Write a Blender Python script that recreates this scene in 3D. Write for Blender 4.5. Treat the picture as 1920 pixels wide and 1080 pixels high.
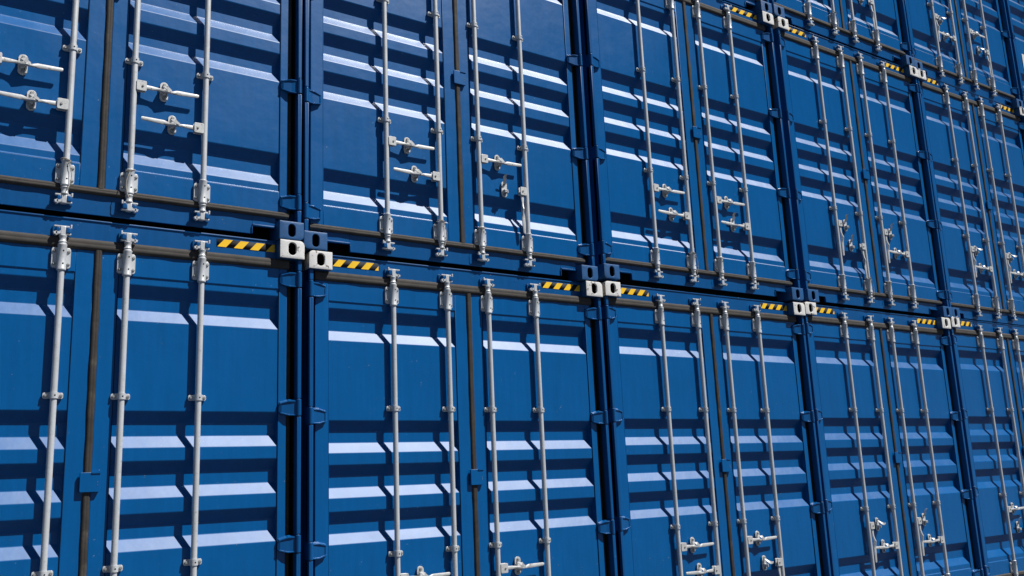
import bpy, math, random
from mathutils import Vector, Matrix
random.seed(7)
for o in list(bpy.data.objects): bpy.data.objects.remove(o)
S = bpy.context.scene
COL = S.collection

# ------------------------------------------------------------------ camera
cam_d = bpy.data.cameras.new('camera')
cam = bpy.data.objects.new('camera', cam_d); COL.objects.link(cam)
cam_d.sensor_width = 36; cam_d.sensor_fit = 'HORIZONTAL'
cam_d.lens = 1742.56 / 1920 * 36
cam_d.clip_start = 0.05; cam_d.clip_end = 3000
RT = Vector((0.82282107, -0.56674391, -0.04203363))
UP = Vector((-0.08239398, -0.19215065, 0.97790049))
FW = Vector((0.56229594, 0.80117381, 0.20480189))
cam.matrix_world = Matrix(((RT.x, UP.x, -FW.x, -2.21996594), (RT.y, UP.y, -FW.y, -5.46878749),
                           (RT.z, UP.z, -FW.z, 1.20792442 + .151), (0, 0, 0, 1)))
S.camera = cam
S.render.resolution_x, S.render.resolution_y = 1024, 576

# ------------------------------------------------------------------ light
to_sun = Vector((0.91, -1.0, 1.92)).normalized()
elev = math.asin(to_sun.z)
azim = math.atan2(to_sun.x, to_sun.y)            # clockwise from +Y
W = bpy.data.worlds.new('World'); S.world = W; W.use_nodes = True
nt = W.node_tree; nt.nodes.clear()
sky = nt.nodes.new('ShaderNodeTexSky'); sky.sky_type = 'NISHITA'; sky.sun_disc = False
sky.sun_elevation = elev; sky.sun_rotation = azim
sky.altitude = 2000; sky.air_density = 0.55; sky.dust_density = 0.05; sky.ozone_density = 1.0
bg = nt.nodes.new('ShaderNodeBackground'); bg.inputs['Strength'].default_value = 0.05
wo = nt.nodes.new('ShaderNodeOutputWorld')
nt.links.new(sky.outputs[0], bg.inputs[0]); nt.links.new(bg.outputs[0], wo.inputs[0])
sd = bpy.data.lights.new('sun', 'SUN'); sd.energy = 5.0; sd.angle = math.radians(0.53); sd.color = (1, .972, .93)
so = bpy.data.objects.new('sun', sd); COL.objects.link(so)
so.rotation_euler = (-to_sun).to_track_quat('-Z', 'Y').to_euler()
so.location = (10, -20, 30)
S.view_settings.view_transform = 'Standard'; S.view_settings.look = 'None'
S.view_settings.exposure = 0.28; S.view_settings.gamma = 1

# ------------------------------------------------------------------ materials
def mat(name, col, rough=.5, metal=0., spec=.5, var=0., var_scale=3., bump=0., bump_scale=60.,
        stain=None, stain_lo=.62, stain_hi=.7, stain_scale=20., rvar=0., streak=0., gloss=None):
    m = bpy.data.materials.new(name); m.use_nodes = True
    N, Lk = m.node_tree.nodes, m.node_tree.links
    b = N['Principled BSDF']
    b.inputs['Roughness'].default_value = rough; b.inputs['Metallic'].default_value = metal
    b.inputs['Specular IOR Level'].default_value = spec
    b.inputs['Base Color'].default_value = (*col, 1)
    tc = N.new('ShaderNodeTexCoord'); oi = N.new('ShaderNodeObjectInfo')
    ml = N.new('ShaderNodeMath'); ml.operation = 'MULTIPLY'; ml.inputs[1].default_value = 37.
    Lk.new(oi.outputs['Random'], ml.inputs[0])
    ad = N.new('ShaderNodeVectorMath'); ad.operation = 'ADD'
    Lk.new(tc.outputs['Object'], ad.inputs[0]); Lk.new(ml.outputs[0], ad.inputs[1])
    co = ad.outputs[0]
    def noise(scale, detail=4, rgh=.55, vec=None):
        n = N.new('ShaderNodeTexNoise'); n.inputs['Scale'].default_value = scale
        n.inputs['Detail'].default_value = detail; n.inputs['Roughness'].default_value = rgh
        Lk.new(vec or co, n.inputs['Vector']); return n.outputs['Fac']
    def mapr(fac, a, b_, c, d):
        r = N.new('ShaderNodeMapRange'); Lk.new(fac, r.inputs[0])
        for i, v in enumerate((a, b_, c, d)): r.inputs[1 + i].default_value = v
        return r.outputs[0]
    cur = None
    if var:
        f = noise(var_scale, 5, .6)
        if streak:
            mp = N.new('ShaderNodeMapping'); mp.inputs['Scale'].default_value = (14, 14, 1.1)
            Lk.new(co, mp.inputs[0]); g = noise(2.2, 4, .6, mp.outputs[0])
            mx = N.new('ShaderNodeMix'); mx.inputs[0].default_value = streak
            Lk.new(f, mx.inputs[2]); Lk.new(g, mx.inputs[3]); f = mx.outputs[0]
        f = mapr(f, .3, .7, 1 - var, 1 + var)
        vm = N.new('ShaderNodeVectorMath'); vm.operation = 'SCALE'; vm.inputs[0].default_value = col
        Lk.new(f, vm.inputs['Scale']); cur = vm.outputs[0]
    if stain:
        f = mapr(noise(stain_scale, 7, .65), stain_lo, stain_hi, 0, 1)
        mx = N.new('ShaderNodeMix'); mx.data_type = 'RGBA'
        Lk.new(f, mx.inputs[0])
        if cur: Lk.new(cur, mx.inputs[6])
        else: mx.inputs[6].default_value = (*col, 1)
        mx.inputs[7].default_value = (*stain, 1); cur = mx.outputs[2]
    if gloss:       # rare small pale nicks and scuffs in the enamel
        f = mapr(noise(70., 3, .5), .735, .76, 0, .8)
        mx = N.new('ShaderNodeMix'); mx.data_type = 'RGBA'; Lk.new(f, mx.inputs[0]); Lk.new(cur, mx.inputs[6])
        mx.inputs[7].default_value = (.22, .27, .34, 1); cur = mx.outputs[2]
    if cur: Lk.new(cur, b.inputs['Base Color'])
    if rvar:
        Lk.new(mapr(noise(var_scale * 1.7, 5, .6), .3, .7, max(.05, rough - rvar), rough + rvar), b.inputs['Roughness'])
    if bump:
        bn = N.new('ShaderNodeBump'); bn.inputs['Strength'].default_value = 1.0
        bn.inputs['Distance'].default_value = bump
        Lk.new(noise(bump_scale, 3, .5), bn.inputs['Height']); Lk.new(bn.outputs[0], b.inputs['Normal'])
    if gloss:      # enamel: diffuse body under a satin Beckmann clear layer
        ior, rg = gloss
        df = N.new('ShaderNodeBsdfDiffuse'); gl = N.new('ShaderNodeBsdfGlossy')
        gl.distribution = 'BECKMANN'; fr = N.new('ShaderNodeFresnel'); fr.inputs['IOR'].default_value = ior
        mx = N.new('ShaderNodeMixShader')
        if cur: Lk.new(cur, df.inputs['Color'])
        else: df.inputs['Color'].default_value = (*col, 1)
        gl.inputs['Color'].default_value = (1, 1, 1, 1)
        Lk.new(mapr(noise(var_scale * 1.7, 5, .6), .3, .7, rg - rvar, rg + rvar), gl.inputs['Roughness'])
        for q in (df, gl, fr):
            if bump: Lk.new(bn.outputs[0], q.inputs['Normal'])
        Lk.new(fr.outputs[0], mx.inputs[0]); Lk.new(df.outputs[0], mx.inputs[1]); Lk.new(gl.outputs[0], mx.inputs[2])
        Lk.new(mx.outputs[0], N['Material Output'].inputs['Surface']); N.remove(b)
    return m

M = {}
BLUE = (0.0003, 0.091, 0.288)
M['paint'] = mat('blue_container_paint', BLUE, .345, 0, .36, .11, 1.3, .0028, 5., (.004, .095, .26), .64, .72, 30., .015, .6, gloss=(1.42, .445))
M['frame'] = mat('blue_frame_paint', (.003, .078, .245), .36, 0, .38, .12, 2.5, .0003, 30., (.03, .06, .13), .66, .74, 26., .015, .6, gloss=(1.42, .445))
M['cast_blue'] = mat('blue_casting_paint', (.010, .085, .24), .5, 0, .5, .15, 12., .0008, 90., (.13, .08, .05), .63, .70, 24., .05)
M['cast_white'] = mat('white_casting_paint', (.70, .695, .68), .55, 0, .4, .07, 12., .0008, 80., (.14, .11, .08), .585, .64, 24., .05)
M['cast_dirty'] = mat('dirty_white_casting_paint', (.50, .46, .40), .6, 0, .3, .2, 12., .0008, 80., (.10, .08, .06), .50, .62, 19., .05)
M['galv'] = mat('galvanised_rod_steel', (.57, .59, .605), .42, .2, .5, .12, 9., .0003, 90., (.36, .37, .37), .58, .74, 40., .06, .5)
M['zinc'] = mat('pale_zinc_fitting', (.55, .555, .55), .5, .15, .5, .16, 30., .0006, 160., (.20, .185, .16), .57, .68, 60., .08)
M['bolt'] = mat('bolt_steel', (.30, .30, .285), .45, .4, .5, .1, 60.)
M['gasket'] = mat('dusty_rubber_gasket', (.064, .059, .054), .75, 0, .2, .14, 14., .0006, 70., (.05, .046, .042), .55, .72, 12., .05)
M['seal'] = mat('dark_rubber_seal', (.040, .036, .033), .7, 0, .25, .2, 14., .0006, 70., (.075, .065, .052), .55, .72, 9., .05)
M['dark'] = mat('cavity_shade_and_dark_joints', (.006, .007, .009), .8, 0, .1)  # near-black: shade of cavities put into the colour, also dark joints and floor
M['yellow'] = mat('yellow_hazard_film', (.95, .57, .018), .45, 0, .4, .06, 15., 0, 1, (.45, .22, .03), .68, .74, 40.)
M['black'] = mat('black_hazard_film', (.030, .030, .032), .65, 0, .15, .1, 15.)
M['string'] = mat('pale_twine', (.40, .36, .30), .8, 0, .2, .3, 160., .001, 300.)
M['white'] = mat('white_plate', (.7, .7, .68), .4)
M['ground'] = mat('terminal_asphalt', (.036, .036, .035), .85, 0, .3, .2, .8, .004, 40., (.11, .105, .1), .5, .65, 6.)
M['concrete'] = mat('concrete_pad', (.22, .215, .2), .85, 0, .3, .15, 1.5, .002, 30., (.12, .115, .11), .55, .7, 3.)

# ------------------------------------------------------------------ mesh builder
class MB:
    def __init__(s): s.v = []; s.f = []; s.m = []; s.mats = []; s.flat = []; s.face = []
    def mi(s, m):
        if m not in s.mats: s.mats.append(m)
        return s.mats.index(m)
    def add(s, vs, fs, m, flat=(), facing=None):
        o = len(s.v); s.v += [tuple(p) for p in vs]; k = s.mi(m)
        for i, f in enumerate(fs): s.f.append(tuple(j + o for j in f)); s.m.append(k); s.flat.append(i in flat); s.face.append(facing)
        return s
    def box(s, x0, x1, y0, y1, z0, z1, m, b=0.):
        """box with its front (-y) edges chamfered by b"""
        if b <= 0:
            vs = [(x, y, z) for x in (x0, x1) for y in (y0, y1) for z in (z0, z1)]
            return s.add(vs, [(0, 1, 3, 2), (4, 6, 7, 5), (0, 4, 5, 1), (2, 3, 7, 6), (0, 2, 6, 4), (1, 5, 7, 3)], m)
        def ring(i, y): return [(x0 + i, y, z0 + i), (x1 - i, y, z0 + i), (x1 - i, y, z1 - i), (x0 + i, y, z1 - i)]
        vs = ring(b, y0) + ring(b * .3, y0 + b * .3) + ring(0, y0 + b) + ring(0, y1)
        fs = [(0, 1, 2, 3)]
        for r in range(3):
            for i in range(4):
                a, c = r * 4 + i, r * 4 + (i + 1) % 4
                fs.append((a + 4, c + 4, c, a))
        fs.append((15, 14, 13, 12)); return s.add(vs, fs, m, (0, 9, 10, 11, 12, 13))
    def prism(s, pts, y0, y1, m, b=0.):
        """polygon pts (x,z), counter-clockwise seen from -y, extruded along y"""
        n = len(pts); rings = []
        if b > 0:
            cx = sum(p[0] for p in pts) / n; cz = sum(p[1] for p in pts) / n
            def ins(p, d):
                l = math.hypot(p[0] - cx, p[1] - cz) or 1
                return (p[0] - (p[0] - cx) / l * d, p[1] - (p[1] - cz) / l * d)
            rings = [[(*ins(p, b), y0) for p in pts], [(*ins(p, b * .3), y0 + b * .3) for p in pts], [(*p, y0 + b) for p in pts], [(*p, y1) for p in pts]]
        else: rings = [[(*p, y0) for p in pts], [(*p, y1) for p in pts]]
        vs = [(x, y, z) for r in rings for (x, z, y) in r]
        fs = [tuple(range(n))]
        for r in range(len(rings) - 1):
            for i in range(n):
                a, c = r * n + i, r * n + (i + 1) % n
                fs.append((a + n, c + n, c, a))
        k = (len(rings) - 1) * n
        fs.append(tuple(k + i for i in range(n - 1, -1, -1)))
        return s.add(vs, fs, m, (0, len(fs) - 1))
    def lathe(s, axis, c, prof, m, n=16, caps=True):
        """prof: list of (t, r) along axis ('x','y','z') from point c"""
        vs = []
        for t, r in prof:
            for i in range(n):
                a = 2 * math.pi * i / n; p, q = r * math.cos(a), r * math.sin(a)
                if axis == 'z': vs.append((c[0] + p, c[1] + q, c[2] + t))
                elif axis == 'y': vs.append((c[0] + q, c[1] + t, c[2] + p))
                else: vs.append((c[0] + t, c[1] + p, c[2] + q))
        fs = []
        for k in range(len(prof) - 1):
            for i in range(n):
                j = (i + 1) % n; fs.append((k * n + i, k * n + j, (k + 1) * n + j, (k + 1) * n + i))
        if caps:
            fs.append(tuple(range(n - 1, -1, -1))); fs.append(tuple((len(prof) - 1) * n + i for i in range(n)))
        return s.add(vs, fs, m)
    def loft(s, secs, m):
        """secs: list of rings of equal length, capped"""
        n = len(secs[0]); vs = [p for r in secs for p in r]; fs = []
        for k in range(len(secs) - 1):
            for i in range(n):
                j = (i + 1) % n; fs.append((k * n + i, k * n + j, (k + 1) * n + j, (k + 1) * n + i))
        fs.append(tuple(range(n - 1, -1, -1))); fs.append(tuple((len(secs) - 1) * n + i for i in range(n)))
        return s.add(vs, fs, m)
    def tube(s, pts, r, m, n=8):
        pts = [Vector(p) for p in pts]; secs = []; up = None
        for i, p in enumerate(pts):
            d = (pts[min(i + 1, len(pts) - 1)] - pts[max(i - 1, 0)]).normalized()
            if up is None: up = d.orthogonal().normalized()
            up = (up - d * up.dot(d)).normalized(); w = d.cross(up)
            secs.append([tuple(p + up * math.cos(2 * math.pi * k / n) * r + w * math.sin(2 * math.pi * k / n) * r) for k in range(n)])
        return s.loft(secs, m)
    def mesh(s, name, sharp=35):
        me = bpy.data.meshes.new(name); me.from_pydata(s.v, [], s.f)
        for m in s.mats: me.materials.append(M[m])
        me.polygons.foreach_set('material_index', s.m); me.update()
        import bmesh
        bm = bmesh.new(); bm.from_mesh(me); bm.faces.ensure_lookup_table()
        bmesh.ops.recalc_face_normals(bm, faces=[f for f in bm.faces if s.face[f.index] is None])
        for f in bm.faces:          # open sheets face a given way
            d = s.face[f.index]
            if d:
                f.normal_update()
                if f.normal.dot(Vector(d)) < 0: f.normal_flip()
        bm.to_mesh(me); bm.free()
        me.polygons.foreach_set('use_smooth', [True] * len(me.polygons))
        me.set_sharp_from_angle(angle=math.radians(sharp))
        me.polygons.foreach_set('use_smooth', [not f for f in s.flat]); me.update()
        return me
def link(name, me, parent=None, loc=(0, 0, 0)):
    o = bpy.data.objects.new(name, me); COL.objects.link(o); o.location = loc
    if parent: o.parent = parent
    return o
def rrect(x0, x1, z0, z1, r, n=5, corners=(1, 1, 1, 1)):
    """rounded rectangle, counter-clockwise seen from -y; corners bl, br, tr, tl"""
    out = []
    for (cx, cz, a0, on) in ((x0, z0, 180, corners[0]), (x1, z0, 270, corners[1]), (x1, z1, 0, corners[2]), (x0, z1, 90, corners[3])):
        sx, sz = (1 if cx == x0 else -1), (1 if cz == z0 else -1)
        rr = r if on else .004
        for k in range(n + 1):
            a = math.radians(a0 + 90 * k / n)
            out.append((cx + sx * rr + rr * math.cos(a), cz + sz * rr + rr * math.sin(a)))
    return out

# ------------------------------------------------------------------ measured layout of one container (metres)
WID, H, DEP, ZB0 = 2.438, 2.900, 12.192, -.018
XL, XR = .024, 2.455              # outer faces
YC, YH, YD = -.034, .040, .030    # casting front, header / sill front, door front
DZ0, DZ1 = .170, 2.722            # door bottom and top
RODS = (.636, 1.059, 1.400, 1.821)
LD, RD = (.092, 1.232), (1.271, 2.364)
LP, RP = (.182, 1.137), (1.363, 2.312)      # corrugated fields inside the stiles

# ---- corner casting: x0,x1 footprint, rounded on the outer corner, slotted front
def casting(x0, x1, z0, z1, m, rc, front=True, shield=False):
    g = MB(); n = 5
    outer = rrect(x0, x1, z0, z1, .030, n, rc); cnt = len(outer)
    cx, cz = (x0 + x1) / 2, (z0 + z1) / 2
    cz += (.003 if shield else 0)
    def hole(a, b): return [(cx + px, cz + pz) for px, pz in rrect(-a, a, -b, b, a * .98, n)]
    w, h = (.0265, .041) if shield else (.0235, .042)
    inner = hole(w, h); inner2 = hole(w + .003, h + .003)
    y0, y1 = (YC, YC + .178) if front else (DEP - .178, DEP)
    vs, fs = [], []
    def ring(p, y): vs.extend((a, y, b) for a, b in p); return len(vs) - cnt
    def shr(p, d): return [(a + (d if a < cx else -d), b + (d if b < cz else -d)) for a, b in p]
    if front:
        A = ring(inner, y0 + .014); B = ring(inner, y0 + .003); C = ring(inner2, y0); D = ring(shr(outer, .004), y0); E = ring(shr(outer, .0012), y0 + .0012); F = ring(outer, y0 + .004); G = ring(outer, y1)
        for P, Q in ((A, B), (B, C), (C, D), (D, E), (E, F)):
            for i in range(cnt):
                j = (i + 1) % cnt; fs.append((P + i, P + j, Q + j, Q + i))
        g.add(vs, fs, m)
        side = []
        for i in range(cnt):
            j = (i + 1) % cnt; side.append((F + i, F + j, G + j, G + i))
        out = [f for f in side if (rc[0] or rc[3]) == (vs[f[0]][0] < cx - .02 and vs[f[1]][0] < cx - .02) and ((rc[0] or rc[3]) or (vs[f[0]][0] > cx + .02 and vs[f[1]][0] > cx + .02))]
        rest = [f for f in side if f not in out] + [tuple(G + i for i in range(cnt))]
        g.add(vs, out, 'cast_dirty' if shield else 'cast_blue'); g.add(vs, rest, 'cast_blue')
        # cavity behind the slot, its shade put in as near-black colour
        ix0, ix1, iz0, iz1 = x0 + .018, x1 - .018, z0 + .012, z1 - .012
        ya, yb = y0 + .0145, y1 - .02
        v2 = [(a, ya, b) for a, b in inner]; k = len(v2)
        q = [(ix0, iz0), (ix1, iz0), (ix1, iz1), (ix0, iz1)]
        v2 += [(a, yb, b) for a, b in q] + [(a, ya, b) for a, b in q]
        f2 = [(k, k + 1, k + 2, k + 3)] + [(k + 4 + i, k + 4 + (i + 1) % 4, k + (i + 1) % 4, k + i) for i in range(4)]
        g.add(v2, f2, 'dark')
    else:
        g.prism(outer, y0, y1, m)
    return g.mesh('corner_casting')

me = {}
cl0, cl1, cr0, cr1 = XL, XL + .160, XR - .162, XR
me['castings'] = [
    (casting(cl0, cl1, ZB0, .100, 'cast_blue', (1, 0, 0, 0)),), (casting(cr0, cr1, ZB0, .100, 'cast_blue', (0, 1, 0, 0)),),
    (casting(cl0, cl1, H - .118, H, 'cast_white', (0, 0, 0, 1), True, True),), (casting(cr0, cr1, H - .118, H, 'cast_white', (0, 0, 1, 0), True, True),),
    (casting(cl0, cl1, ZB0, .100, 'cast_blue', (1, 0, 0, 0), False),), (casting(cr0, cr1, ZB0, .100, 'cast_blue', (0, 1, 0, 0), False),),
    (casting(cl0, cl1, H - .118, H, 'cast_blue', (0, 0, 0, 1), False),), (casting(cr0, cr1, H - .118, H, 'cast_blue', (0, 0, 1, 0), False),)]

# ---- corner posts with their outer lip
HINGES = (.240, 1.040, 1.850, 2.655)
def post(side):
    g = MB(); z0, z1 = .100, H - .118
    f = (lambda x: x) if side < 0 else (lambda x: XL + XR - x)
    def bx(a, b, *r, **k): 
        a, b = f(a), f(b); g.box(min(a, b), max(a, b), *r, **k)
    bx(XL + .0125, XL + .020, .008, .200, z0, z1, m='frame')              # outer web
    bx(XL + .012, XL + .105, .185, .200, z0, z1, m='frame')              # back of the rebate
    # lip: rounded tube split at each hinge
    cuts = [z0] + [c for h in HINGES for c in (h - .054, h + .054)] + [z1]
    for a, b in zip(cuts[::2], cuts[1::2]):
        xs = f(XL + .0245)
        pr = [(0, .010), (.004, .0135), (b - a - .004, .0135), (b - a, .010)]
        g.box(xs - .0135, xs + .0135, -.0165, .012, a + .0015, b - .0015, 'frame', .005)
        bx(XL + .012, XL + .036, .000, .040, a, b, m='frame')
    bx(XL + .012, XL + .034, .012, .040, z0, z1, m='frame')
    return g.mesh('corner_post')
me['post_l'], me['post_r'] = post(-1), post(1)

def hinge(side, h):
    g = MB(); f = (lambda x: x) if side < 0 else (lambda x: XL + XR - x)
    x0 = XL + .0245; tip = XL + .136
    g.lathe('z', (f(x0), -.006, h - .0515), [(0, .013), (.003, .0165), (.100, .0165), (.103, .013)], 'frame', 14)
    g.lathe('z', (f(x0), -.006, h - .0575), [(0, .006), (.115, .006)], 'bolt', 8)
    def quad(xa, xb, za0, za1, zb0, zb1, y0a, y0b, y1, tilt=0.):
        a, b = f(xa), f(xb)
        vs = [(a, y0a, h + za0), (b, y0b, h + zb0), (b, y0b, h + zb1 - tilt), (a, y0a, h + za1 - tilt), (a, y1, h + za0), (b, y1, h + zb0), (b, y1, h + zb1), (a, y1, h + za1)]
        g.add(vs, [(0, 1, 2, 3), (4, 7, 6, 5), (0, 4, 5, 1), (1, 5, 6, 2), (2, 6, 7, 3), (3, 7, 4, 0)], 'frame', range(6))
    quad(x0 + .006, x0 + .050, -.046, .046, -.046, .046, -.006, .006, .018)            # plain strap next the barrel
    quad(x0 + .050, tip, -.046, .046, -.030, .030, .006, .016, .032)                    # tapering leaf
    for sg in (1, -1):                                                                  # pressed edges, ridge sloping back
        lo, hi = (.036, .052) if sg > 0 else (-.048, -.032)
        lo2, hi2 = (.022, .038) if sg > 0 else (-.034, -.018)
        quad(x0 + .020, x0 + .060, lo, hi, lo, hi, -.006, .000, .020, .011)
        quad(x0 + .060, tip, lo, hi, lo2, hi2, .000, .011, .032, .011)
    quad(tip - .008, tip + .006, -.034, .036, -.026, .028, .010, .020, .032, .006)
    return g.mesh('hinge')
me['hinge'] = {(s, i): hinge(s, h) for s in (-1, 1) for i, h in enumerate(HINGES)}

# ---- header, sill
def header():
    g = MB(); a, b = cl1 + .001, cr0 - .001
    g.box(a, b, YH, YH + .09, 2.786, 2.891, 'frame')
    g.box(a, b, YH - .007, YH + .09, 2.8915, 2.902, 'frame', .005)
    for s, e in ((XL + .010, a - .001), (b + .001, XR - .010)): g.box(s, e, YH + .046, YH + .08, 2.722, 2.797, 'frame')
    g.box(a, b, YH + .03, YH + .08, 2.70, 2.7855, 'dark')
    return g.mesh('header_beam')
def sill():
    g = MB(); a, b = cl1 + .001, cr0 - .001
    n0, n1, nt = a, .374, .062; m0, m1 = 2.142, b
    z0, z1 = .012, .131
    g.box(n1, m0, YH, YH + .012, z0, z1, 'frame', .002)
    g.box(a, n1 - .0005, YH, YH + .012, nt, z1, 'frame', .002); g.box(m0 + .0005, b, YH, YH + .012, nt, z1, 'frame', .002)
    for (p, q, ex) in ((a, n1, n1), (m0, b, m0)):      # pressed rim round the lifting notch and its dark recess
        g.box(p, q, YH - .014, YH + .006, nt - .002, nt + .012, 'frame', .0065)
        s = 1 if ex == n1 else -1
        g.box(min(ex - s * .001, ex + s * .005), max(ex - s * .001, ex + s * .005), YH - .009, YH + .006, z0, nt - .0025, 'frame', .002)
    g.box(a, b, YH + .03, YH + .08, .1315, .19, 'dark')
    g.box(a, b, YH + .0125, YH + .03, nt + .002, .13, 'dark'); g.box(a, b, YH + .11, YH + .12, -.01, .13, 'dark')  # near-black backing puts the notch's shade into the colour
    for s, e in ((XL + .010, a - .001), (b + .001, XR - .010)): g.box(s, e, YH + .046, YH + .08, .118, .19, 'frame')
    return g.mesh('door_sill')
me['header'], me['sill'] = header(), sill()

# ---- body: corrugated sides, roof, floor, rear wall
def body():
    g = MB(); y0, y1 = .13, DEP - .02
    pat = []; y = y0; k = 0
    while y < y1 - .28:
        pat += [(y, 0), (y + .072, 0), (y + .140, 1), (y + .210, 1)]; y += .278
    pat.append((y1, 0))
    for xs, sg in ((XL + .008, 1), (XR - .008, -1)):
        vs = []; 
        for yy, q in pat: vs += [(xs + sg * .036 * q, yy, .10), (xs + sg * .036 * q, yy, H - .06)]
        g.add(vs, [(2 * i, 2 * i + 1, 2 * i + 3, 2 * i + 2) for i in range(len(pat) - 1)], 'paint', range(99), (-sg, 0, 0))
        g.box(min(xs, xs + sg * .06), max(xs, xs + sg * .06), YH + .10, DEP - .18, .012, .10, 'frame')
        g.box(min(xs, xs + sg * .06), max(xs, xs + sg * .06), .146, DEP - .18, H - .06, H - .004, 'frame')
    g.box(XL + .07, XR - .07, .145, DEP - .02, H - .05, H - .012, 'paint')
    g.box(XL + .07, XR - .07, .145, DEP - .02, .07, .15, 'dark')
    g.box(XL + .02, XR - .02, DEP - .05, DEP - .01, .11, H - .06, 'paint')
    return g.mesh('container_body')
me['body'] = body()

# ---- doors
RIBS = ((2.548, 2.403, 2.336), (1.826, 1.686, 1.620), (1.548, 1.407, 1.342), (1.262, 1.128, 1.062), (.566, .420, .352))
def door(side):
    g = MB(); (d0, d1), (p0, p1) = (LD, LP) if side < 0 else (RD, RP)
    yp, dp = YD + .006, .041
    g.box(d0, p0, YD, YD + .05, DZ0, DZ1, 'paint', .004)
    g.box(p1, d1, YD, YD + .05, DZ0, DZ1, 'paint', .004)
    zt, zb = 2.592, .303
    g.box(p0, p1, YD + .0005, YD + .05, zt, DZ1, 'paint', .003)
    g.box(p0, p1, YD + .0005, YD + .05, DZ0, zb, 'paint', .003)
    g.box(p0 + .004, p1 - .004, YD - .0012, YD + .02, zt + .003, zt + .0065, 'paint')   # weld beads
    prof = [(zb, YD + .0005), (zb + .008, yp)]; r = .004
    for top, st, sb in sorted(RIBS):
        # soft press radii: front->slope->deep->slope->front, rising
        dt = top - .066
        seq = [(sb, yp), (st, yp + dp), (dt, yp + dp), (top, yp)]
        pts = []
        ext = [(sb - .05, yp)] + seq + [(top + .05, yp)]
        for i in range(1, 5):
            P, A, B = Vector(ext[i - 1]), Vector(ext[i]), Vector(ext[i + 1])
            a = A + (P - A).normalized() * r; b = A + (B - A).normalized() * r
            for t in (0, .33, .67, 1):
                q = a * (1 - t) ** 2 + A * 2 * t * (1 - t) + b * t * t; pts.append((q.x, q.y))
        prof += pts
    prof.append((zt, yp))
    xs = (p0, p1); vs = []
    for z, y in prof: vs += [(p0 + .0, y, z), (p1, y, z)]
    g.add(vs, [(2 * i, 2 * i + 1, 2 * i + 3, 2 * i + 2) for i in range(len(prof) - 1)], 'paint',
          [i for i in range(len(prof) - 1) if abs(prof[i][0] - prof[i + 1][0]) > .007], (0, -1, 0))
    g.box(p0, p1, YD + .0525, YD + .0562, zb, zt, 'dark')
    # stiles deep enough to close the ends of the corrugations
    g.box(p0 - .012, p0 - .0005, YD + .0495, YD + .056, DZ0 + .01, DZ1 - .01, 'paint'); g.box(p1 + .0005, p1 + .012, YD + .0495, YD + .056, DZ0 + .01, DZ1 - .01, 'paint')
    # fine sealed joints along the stiles
    g.box(p0 - .0012, p0 + .0012, YD - .0008, YD + .004, zb, zt, 'dark' if side > 0 else 'paint'); g.box(p1 - .0010, p1 + .0010, YD + .0012, YD + .006, zb, zt, 'dark')
    return g.mesh('door')
me['door_l'], me['door_r'] = door(-1), door(1)
def tab():
    g = MB()
    g.prism(rrect(1.211, 1.313, 1.388, 1.492, .006), .006, .018, 'paint', .002)
    g.box(1.262, 1.312, .0185, .031, 1.392, 1.488, 'paint')
    g.box(1.268, 1.3135, .001, .007, 1.486, 1.494, 'paint')
    for z in (1.425, 1.44): g.lathe('y', (1.300, .004, z), [(0, .002), (.004, .003)], 'bolt', 8)
    return g.mesh('overlap_plate')
me['tab'] = tab()

# ---- rubber gaskets
def gasket(x0, x1, z0, z1, y0, vertical):
    g = MB(); n = 9
    # section across the strip: two lips with a groove between
    sec = [(0, .030), (.03, .012), (.10, .0045), (.26, .0005), (.44, .0000), (.50, .0018), (.56, .0010), (.74, .0010), (.90, .005), (.97, .014), (1, .030)]
    segs = 40; vs = []
    for k in range(segs + 1):
        t = k / segs; wob = .0012 * math.sin(k * 1.7 + x0 * 9) + .0008 * math.sin(k * .61)
        for (q, dy) in sec:
            if vertical: vs.append((x0 + (x1 - x0) * q + wob * .5, y0 + dy + wob, z0 + (z1 - z0) * t))
            else: vs.append((x0 + (x1 - x0) * t, y0 + dy + wob, z0 + (z1 - z0) * q + wob * .6))
    m = len(sec); fs = [(k * m + i, k * m + i + 1, (k + 1) * m + i + 1, (k + 1) * m + i) for k in range(segs) for i in range(m - 1)]
    g.add(vs, fs, 'seal' if vertical else 'gasket', (), (0, -1, 0))
    if vertical and x0 < .5: g.box(XL + .0205, XL + .025, .042, .184, z0, z1, 'gasket'); g.box(.066, .094, y0 + .031, .184, z0, z1, 'gasket')  # dark rubber flange along post web, added to blacken the shaded gap
    if vertical and x0 > 2: g.box(XR - .025, XR - .0205, .042, .184, z0, z1, 'gasket'); g.box(2.361, 2.400, y0 + .031, .184, z0, z1, 'gasket')  # right post: same added dark flange, standing in for deep shade
    return g.mesh('door_gasket', 60)
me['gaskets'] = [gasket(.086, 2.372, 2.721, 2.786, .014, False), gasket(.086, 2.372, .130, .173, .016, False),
                 gasket(1.230, 1.273, .168, 2.726, .018, True), gasket(.064, .095, .15, 2.76, .046, True), gasket(2.360, 2.404, .15, 2.76, .052, True)]

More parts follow.
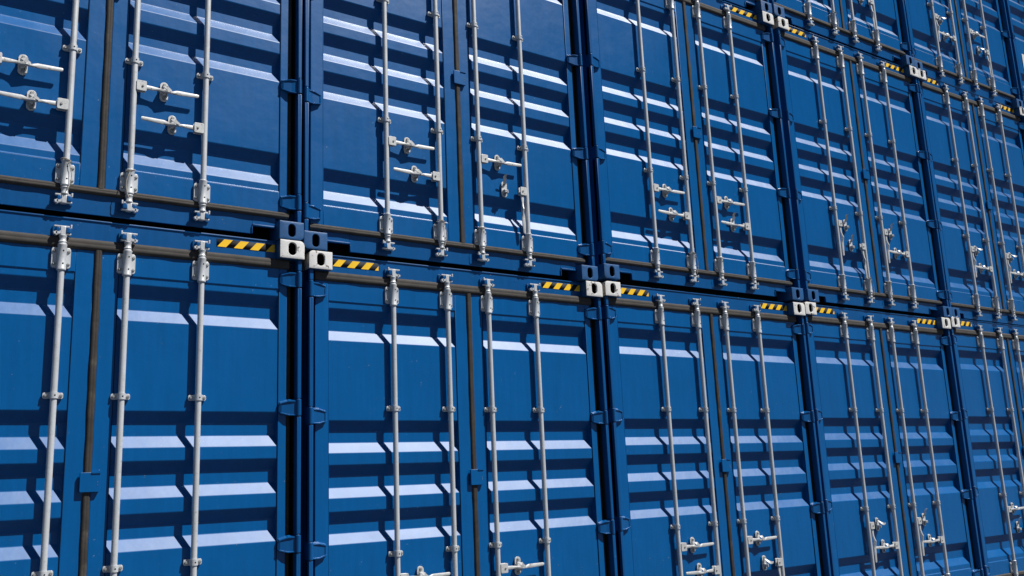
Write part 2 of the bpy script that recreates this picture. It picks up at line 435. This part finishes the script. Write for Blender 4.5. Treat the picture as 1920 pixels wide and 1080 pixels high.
# ---- hazard strips on the header
def hazard(x0, x1, phase):
    g = MB(); z0, z1, y = 2.827, 2.876, YH - .0015
    g.box(x0, x1, y, YH - .0002, z0, z1, 'black')
    per, wy, sl = .1015, .053, .042
    x = x0 - per + phase
    while x < x1:
        P = [(x, z0), (x + wy, z0), (x + wy + sl, z1), (x + sl, z1)]
        def clip(P, xc, keep_right):
            out = []
            for i in range(len(P)):
                a, b = P[i], P[(i + 1) % len(P)]
                ia = (a[0] >= xc) if keep_right else (a[0] <= xc); ib = (b[0] >= xc) if keep_right else (b[0] <= xc)
                if ia: out.append(a)
                if ia != ib:
                    t = (xc - a[0]) / (b[0] - a[0]); out.append((xc, a[1] + t * (b[1] - a[1])))
            return out
        P = clip(clip(P, x0 + .0003, True), x1 - .0003, False) if P else P
        if len(P) > 2: g.prism([(a, min(max(b, z0 + .0002), z1 - .0002)) for a, b in P], y - .0012, y - .0002, 'yellow')
        x += per
    return g.mesh('hazard_strip')
me['hazards'] = [hazard(.188, .548, .028), hazard(1.918, 2.284, .004)]

# ---- locking rods and their fittings (local origin on the rod axis at container base)
def rod():
    g = MB(); g.lathe('z', (0, 0, 0), [(.125, .0172), (2.765, .0172)], 'galv', 24); return g.mesh('lock_rod')
def bearing(zc, up):
    g = MB(); s = 1 if up else -1
    g.prism(rrect(-.050, .048, zc - .058, zc + .058, .014), .014, .0292, 'galv', .002)
    g.lathe('z', (0, 0, zc), [(-.076, .020), (-.072, .0245), (-.064, .0245), (-.062, .0235), (.062, .0235), (.064, .0245), (.072, .0245), (.076, .020)], 'galv', 24)
    g.box(-.0235, .0235, .004, .0145, zc - .056, zc + .056, 'galv')
    for x in (-.037, .036):
        for z in (-.036, .036): g.lathe('y', (x, .006, zc + z), [(0, .005), (.004, .0085), (.008, .009)], 'bolt', 10)
    for z in (-.038, .034): g.lathe('y', (.004, -.0246, zc + z), [(0, .0042), (.004, .0046)], 'dark', 8)
    # neck above / below the bracket
    e = zc + s * .076
    g.lathe('z', (0, 0, e), [(0, .020), (s * .006, .0195), (s * .010, .0225), (s * .014, .0200), (s * .018, .0175), (s * .036, .0175), (s * .042, .021), (s * .047, .021), (s * .050, .016)], 'galv', 20)
    return g.mesh('rod_bearing')
def cam(zc, side):
    g = MB()
    def bx(a, b, *r): g.box(min(a * side, b * side), max(a * side, b * side), *r)
    bx(-.012, .015, -.014, .020, zc - .026, zc + .024, 'galv', .004)
    for dz in (-.020, .022):
        bx(-.040, .048, -.010, .010, zc + dz - .0045, zc + dz + .0045, 'galv', .002)
    bx(.030, .040, -.012, .012, zc - .030, zc - .006, 'galv', .002)
    bx(-.042, -.034, -.016, -.002, zc + .012, zc + .034, 'galv', .002)
    g.prism([(side * a, zc + b) for a, b in ([(.012, -.02), (.048, -.026), (.052, -.012), (.012, -.002)] if side > 0 else [(.012, -.002), (.052, -.012), (.048, -.026), (.012, -.02)])], -.012, .008, 'galv', .002)
    return g.mesh('locking_cam')
def keeper(x, zc, side):
    g = MB()
    def bx(a, b, *r): g.box(x + min(a * side, b * side), x + max(a * side, b * side), *r)
    bx(-.036, -.012, -.0165, YH, zc - .015, zc + .017, 'frame', .005)
    bx(.016, .037, -.0125, YH, zc - .013, zc + .017, 'frame', .005)
    bx(-.046, .050, YH - .012, YH - .0003, zc - .026, zc + .030, 'frame', .002)
    return g.mesh('cam_keeper')
def guide(zc):
    g = MB()
    pts = rrect(-.052, .050, zc - .0165, zc + .0165, .010)
    g.prism(pts, .018, .0292, 'galv', .002)
    n = 14; secs = []
    for k in range(n + 1):          # strap bent round the rod
        a = math.pi * k / n; c, s_ = math.cos(a), math.sin(a)
        secs.append([(-c * .0178, -s_ * .0178, zc - .017), (-c * .0225, -s_ * .0225, zc - .017), (-c * .0225, -s_ * .0225, zc + .017), (-c * .0178, -s_ * .0178, zc + .017)])
    for sx in (0, 1):
        e = [tuple((p[0], .022, p[2])) for p in (secs[0] if sx == 0 else secs[-1])]
        if sx == 0: secs.insert(0, e)
        else: secs.append(e)
    g.loft(secs, 'galv')
    for x in (-.039, .038): g.lathe('y', (x, .009, zc), [(0, .006), (.005, .0085), (.010, .0088)], 'bolt', 10)
    g.lathe('y', (.003, -.0236, zc), [(0, .004), (.004, .0045)], 'dark', 8)
    return g.mesh('rod_guide')
def sec_x(s, z, hz, y, hy, d, c=.35):      # octagonal section for an arm running along x
    k = c
    return [(d * s, y - hy, z - hz * (1 - k)), (d * s, y - hy, z + hz * (1 - k)), (d * s, y - hy * (1 - k), z + hz), (d * s, y + hy * (1 - k), z + hz),
            (d * s, y + hy, z + hz * (1 - k)), (d * s, y + hy, z - hz * (1 - k)), (d * s, y + hy * (1 - k), z - hz), (d * s, y - hy * (1 - k), z - hz)]
HZ = (.825, .622)
def handle(zc, d, hanging):
    g = MB(); hb = .046
    # hub: two cheeks welded on the rod with the pivot bolt
    a, b = sorted((d * .010, d * .068))
    g.prism(rrect(a, b, zc - .031, zc + .033, .008), -.021, -.0135, 'zinc', .002)
    g.prism(rrect(a, b, zc - .031, zc + .033, .008), .0045, .012, 'zinc', .002)
    a2, b2 = sorted((d * .010, d * .030)); g.box(a2, b2, -.0135, .0045, zc - .024, zc + .026, 'zinc')
    g.lathe('y', (d * hb, -.026, zc), [(0, .0055), (.004, .0075), (.040, .0075), (.044, .005)], 'bolt', 10)
    st = [(.0, 0, .012, -.0045, .0075), (.02, 0, .013, -.0045, .0085), (.060, .000, .0115, -.006, .006), (.088, .000, .0085, -.008, .006), (.118, -.004, .0075, -.010, .010),
          (.140, -.006, .0060, -.014, .016), (.170, -.006, .0070, -.012, .012), (.198, -.001, .0130, -.011, .0065), (.206, -.001, .0135, -.011, .006), (.322, .003, .0105, -.011, .0055), (.330, .004, .007, -.011, .005)]
    secs = []
    for (s, z, hz, y, hy) in st:
        if hanging:     # hinged down beside the rod
            r = sec_x(s, 0, hz, y, hy, 1)
            secs.append([(d * hb - d * (p[2] - 0 + z), p[1], zc - p[0]) for p in r])
        else: secs.append(sec_x(s + hb, zc + z, hz, y, hy, d))
    g.loft(secs, 'zinc')
    return g.mesh('handle')
def catch(x, zc, state):
    g = MB()
    g.prism(rrect(x - .0245, x + .0245, zc - .062, zc + .060, .024, 6), .021, .0292, 'zinc', .002)
    for z in (.040, -.044): g.lathe('y', (x, .010, zc + z), [(0, .007), (.004, .010), (.011, .0105)], 'bolt', 10)
    # saddle that carries the handle
    g.lathe('y', (x - .002, -.004, zc - .020), [(0, .008), (.003, .0115), (.025, .0115)], 'zinc', 12)
    g.box(x - .016, x + .018, -.006, .021, zc - .016, zc - .009, 'zinc', .002)
    g.box(x + .010, x + .018, -.006, .021, zc - .034, zc - .0165, 'zinc', .002)
    if state == 'closed':       # retaining flap folded over the handle
        P = [(x - .006, .012, zc + .024), (x - .004, -.008, zc + .021), (x + .004, -.021, zc + .012), (x + .016, -.0255, zc + .001), (x + .032, -.024, zc - .007)]
    elif state == 'open':        # swung up, showing as a small hook
        P = [(x - .004, .010, zc + .040), (x - .010, -.004, zc + .060), (x - .016, -.012, zc + .084), (x - .010, -.020, zc + .100), (x + .004, -.026, zc + .104)]
    else:                        # swung out to the side
        P = [(x - .006, .010, zc + .034), (x + .002, -.006, zc + .020), (x + .016, -.024, zc + .004), (x + .030, -.034, zc + .000), (x + .040, -.038, zc + .006)]
    secs = []
    for i, (px, py, pz) in enumerate(P):
        w = (.012, .013, .012, .009, .006)[i]; t = .0035
        dxn, dzn = (1, 0) if state == 'open' else (.35, .93)
        if i < 2 or state == 'open': dxn, dzn = 1, 0
        secs.append([(px - dxn * w, py - t, pz - dzn * w), (px + dxn * w, py - t, pz + dzn * w), (px + dxn * w, py + t, pz + dzn * w), (px - dxn * w, py + t, pz - dzn * w)])
    g.loft(secs, 'zinc')
    return g.mesh('handle_catch')
def string(flip):
    g = MB(); zc = .2235; P = []
    for k in range(34):          # twine wound round the bracket neck with a hanging end
        t = k / 33
        if t < .62:
            a = 2 * math.pi * t / .62 * 1.55 + (.6 if flip else 2.2); r = .0275 + .0015 * math.sin(k)
            P.append((r * math.cos(a), r * math.sin(a), zc + .073 - .012 * t + .010 * math.sin(a + 1) * (1 if flip else -1)))
        else:
            q = (t - .62) / .38; s = 1 if flip else -1
            P.append((s * (-.004 - .022 * math.sin(q * 3.0)) , -.031 - .002 * math.sin(k * 2.), zc + .062 - q * .170))
    g.tube(P, .0023, 'string', 6)
    return g.mesh('twine')
me['rod'] = rod()
me['bear_t'], me['bear_b'] = bearing(2.660, True), bearing(.2235, False)
ZT, ZB = 2.812, .072
me['cam'] = {(t, s): cam(z, s) for t, z in ((1, ZT), (0, ZB)) for s in (-1, 1)}
me['keeper'] = {(t, i): keeper(RODS[i], z, (1, -1, 1, -1)[i]) for t, z in ((1, ZT), (0, ZB)) for i in range(4)}
me['guide'] = [guide(1.901), guide(.982)]
me['handle'] = {(i % 2, h): handle(HZ[i % 2], (1, -1)[i % 2], h) for i in (0, 1) for h in (0, 1)}
CX = (.812, .866, 1.578, 1.632)
me['catch'] = {(i, s): catch(CX[i], HZ[i % 2] + .006, s) for i in range(4) for s in ('closed', 'open', 'side')}
me['string'] = [string(False), string(True)]

# ------------------------------------------------------------------ the stack
PITCH, ROWH = 2.46, 2.919
# column, row: (dx, dz, label, hanging handles, catch states)
STACK = {
 (-1, 1): (.004, .016, 'bottom-row blue shipping container at the left edge of the photo, its left door cut off', '', {}),
 (0, 1): (.005, -.034, 'bottom-row blue shipping container second from the left, with the whitest glinting ribs', '', {}),
 (1, 1): (.007, -.016, 'bottom-row blue shipping container third from the left, only its rightmost handle hanging down', '3', {3: 'side'}),
 (2, 1): (-.013, .001, 'bottom-row blue shipping container fourth from the left, two of its four handles hanging down', '02', {0: 'side', 2: 'open'}),
 (3, 1): (-.015, .026, 'bottom-row blue shipping container at the right edge, its right door out of frame', '1', {1: 'open'}),
 (4, 1): (.0, .010, 'bottom-row blue shipping container last on the right, holding up the sliver at the frame edge', '', {}),
 (-1, 2): (-.001, .019, 'second-row blue shipping container at the left edge, four closed handles, blank lower right panel', '', {}),
 (0, 2): (-.030, -.028, 'second-row blue shipping container second from the left, only its rightmost handle hanging', '3', {3: 'open'}),
 (1, 2): (.008, .006, 'second-row blue shipping container third from the left, with all four handles closed', '', {3: 'open'}),
 (2, 2): (.045, .009, 'second-row blue shipping container fourth from the left, three of its four handles hanging down', '012', {0: 'open', 1: 'open', 2: 'open'}),
 (3, 2): (.013, .008, 'second-row blue shipping container fifth from the left, tiny yellow sticker on its right door', '02', {0: 'side', 2: 'side'}),
 (4, 2): (.0, .0, 'second-row blue shipping container, only a thin sliver at the far right edge', '', {}),
 (1, 3): (.0, .0, 'top-row blue shipping container, leftmost sliver above the hazard stripes at the upper edge', '', {}),
 (2, 3): (.004, .009, 'top-row blue shipping container second from the left, only its lower rod ends in frame', '3', {3: 'open'}),
 (3, 3): (-.027, -.016, 'top-row blue shipping container third from the left, its two outer handles hanging down', '03', {0: 'side', 3: 'side'}),
 (4, 3): (-.010, -.010, 'top-row blue shipping container in the upper right corner, white plate on its door', '', {}),
}
def plate(x0, x1, z0, z1, m, lines=False):
    g = MB(); g.prism(rrect(x0, x1, z0, z1, .006), YD - .0005, YD + .003, m)
    return g
def build(key):
    dx, dz, label, hang, cst = STACK[key]
    c, r = key
    root = bpy.data.objects.new('shipping_container', None); COL.objects.link(root)
    root.empty_display_size = .3
    root.location = (c * PITCH + dx, 0, (r - 1) * ROWH + dz)
    root['label'] = label; root['category'] = 'shipping container'; root['group'] = 'blue shipping containers stacked in a wall'
    link('container_body', me['body'], root)
    link('header_beam', me['header'], root); link('door_sill', me['sill'], root)
    link('corner_post', me['post_l'], root); link('corner_post', me['post_r'], root)
    for i, (m,) in enumerate(me['castings']):
        o = link('corner_casting', m, root)
        if i in (2, 3): o['label'] = 'white painted corner casting'
    for m in me['hazards']: link('hazard_strip', m, root)
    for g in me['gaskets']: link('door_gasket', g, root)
    dl = link('door', me['door_l'], root); dr = link('door', me['door_r'], root)
    for i in range(4):
        link('hinge', me['hinge'][(-1, i)], dl); link('hinge', me['hinge'][(1, i)], dr)
    link('overlap_plate', me['tab'], dr)
    for i in range(4):
        d = dl if i < 2 else dr
        ca = link('handle_catch', me['catch'][(i, cst.get(i, 'closed'))], d)
        rd = link('lock_rod', me['rod'], root, (RODS[i], 0, 0))
        link('rod_bearing', me['bear_t'], rd); link('rod_bearing', me['bear_b'], rd)
        s = (1, -1)[i % 2]
        link('locking_cam', me['cam'][(1, s)], rd); link('locking_cam', me['cam'][(0, s)], rd)
        link('rod_guide', me['guide'][0], rd); link('rod_guide', me['guide'][1], rd)
        h = str(i) in hang
        ho = link('handle', me['handle'][(i % 2, int(h))], rd)
        if h: ho['label'] = 'handle hanging down loose'
        link('cam_keeper', me['keeper'][(1, i)], root); link('cam_keeper', me['keeper'][(0, i)], root)
        if i in (1, 2) and r > 1: link('twine', me['string'][i - 1], rd)
    if key == (3, 2): link('sticker', plate(2.04, 2.14, .80, .87, 'yellow').mesh('sticker'), dr)
    if key == (4, 3): link('information_plate', plate(.30, .46, .62, .86, 'white').mesh('information_plate'), dl)
    return root
for key in STACK: build(key)

# ------------------------------------------------------------------ ground
g = MB(); g.add([(-400, -400, 0), (400, -400, 0), (400, 400, 0), (-400, 400, 0)], [(0, 1, 2, 3)], 'ground')
gr = link('ground', g.mesh('ground'), None, (0, 0, -.10)); gr['kind'] = 'structure'
for c in range(-1, 5):
    dx, dz = STACK[(c, 1)][:2]
    g = MB(); g.box(0, 2.452, -.10, DEP + .1, 0, .081 + dz, 'concrete', .005)
    o = link('concrete_pad', g.mesh('concrete_pad'), None, (c * PITCH + dx + .014, 0, -.099 - .0)); o['kind'] = 'structure'
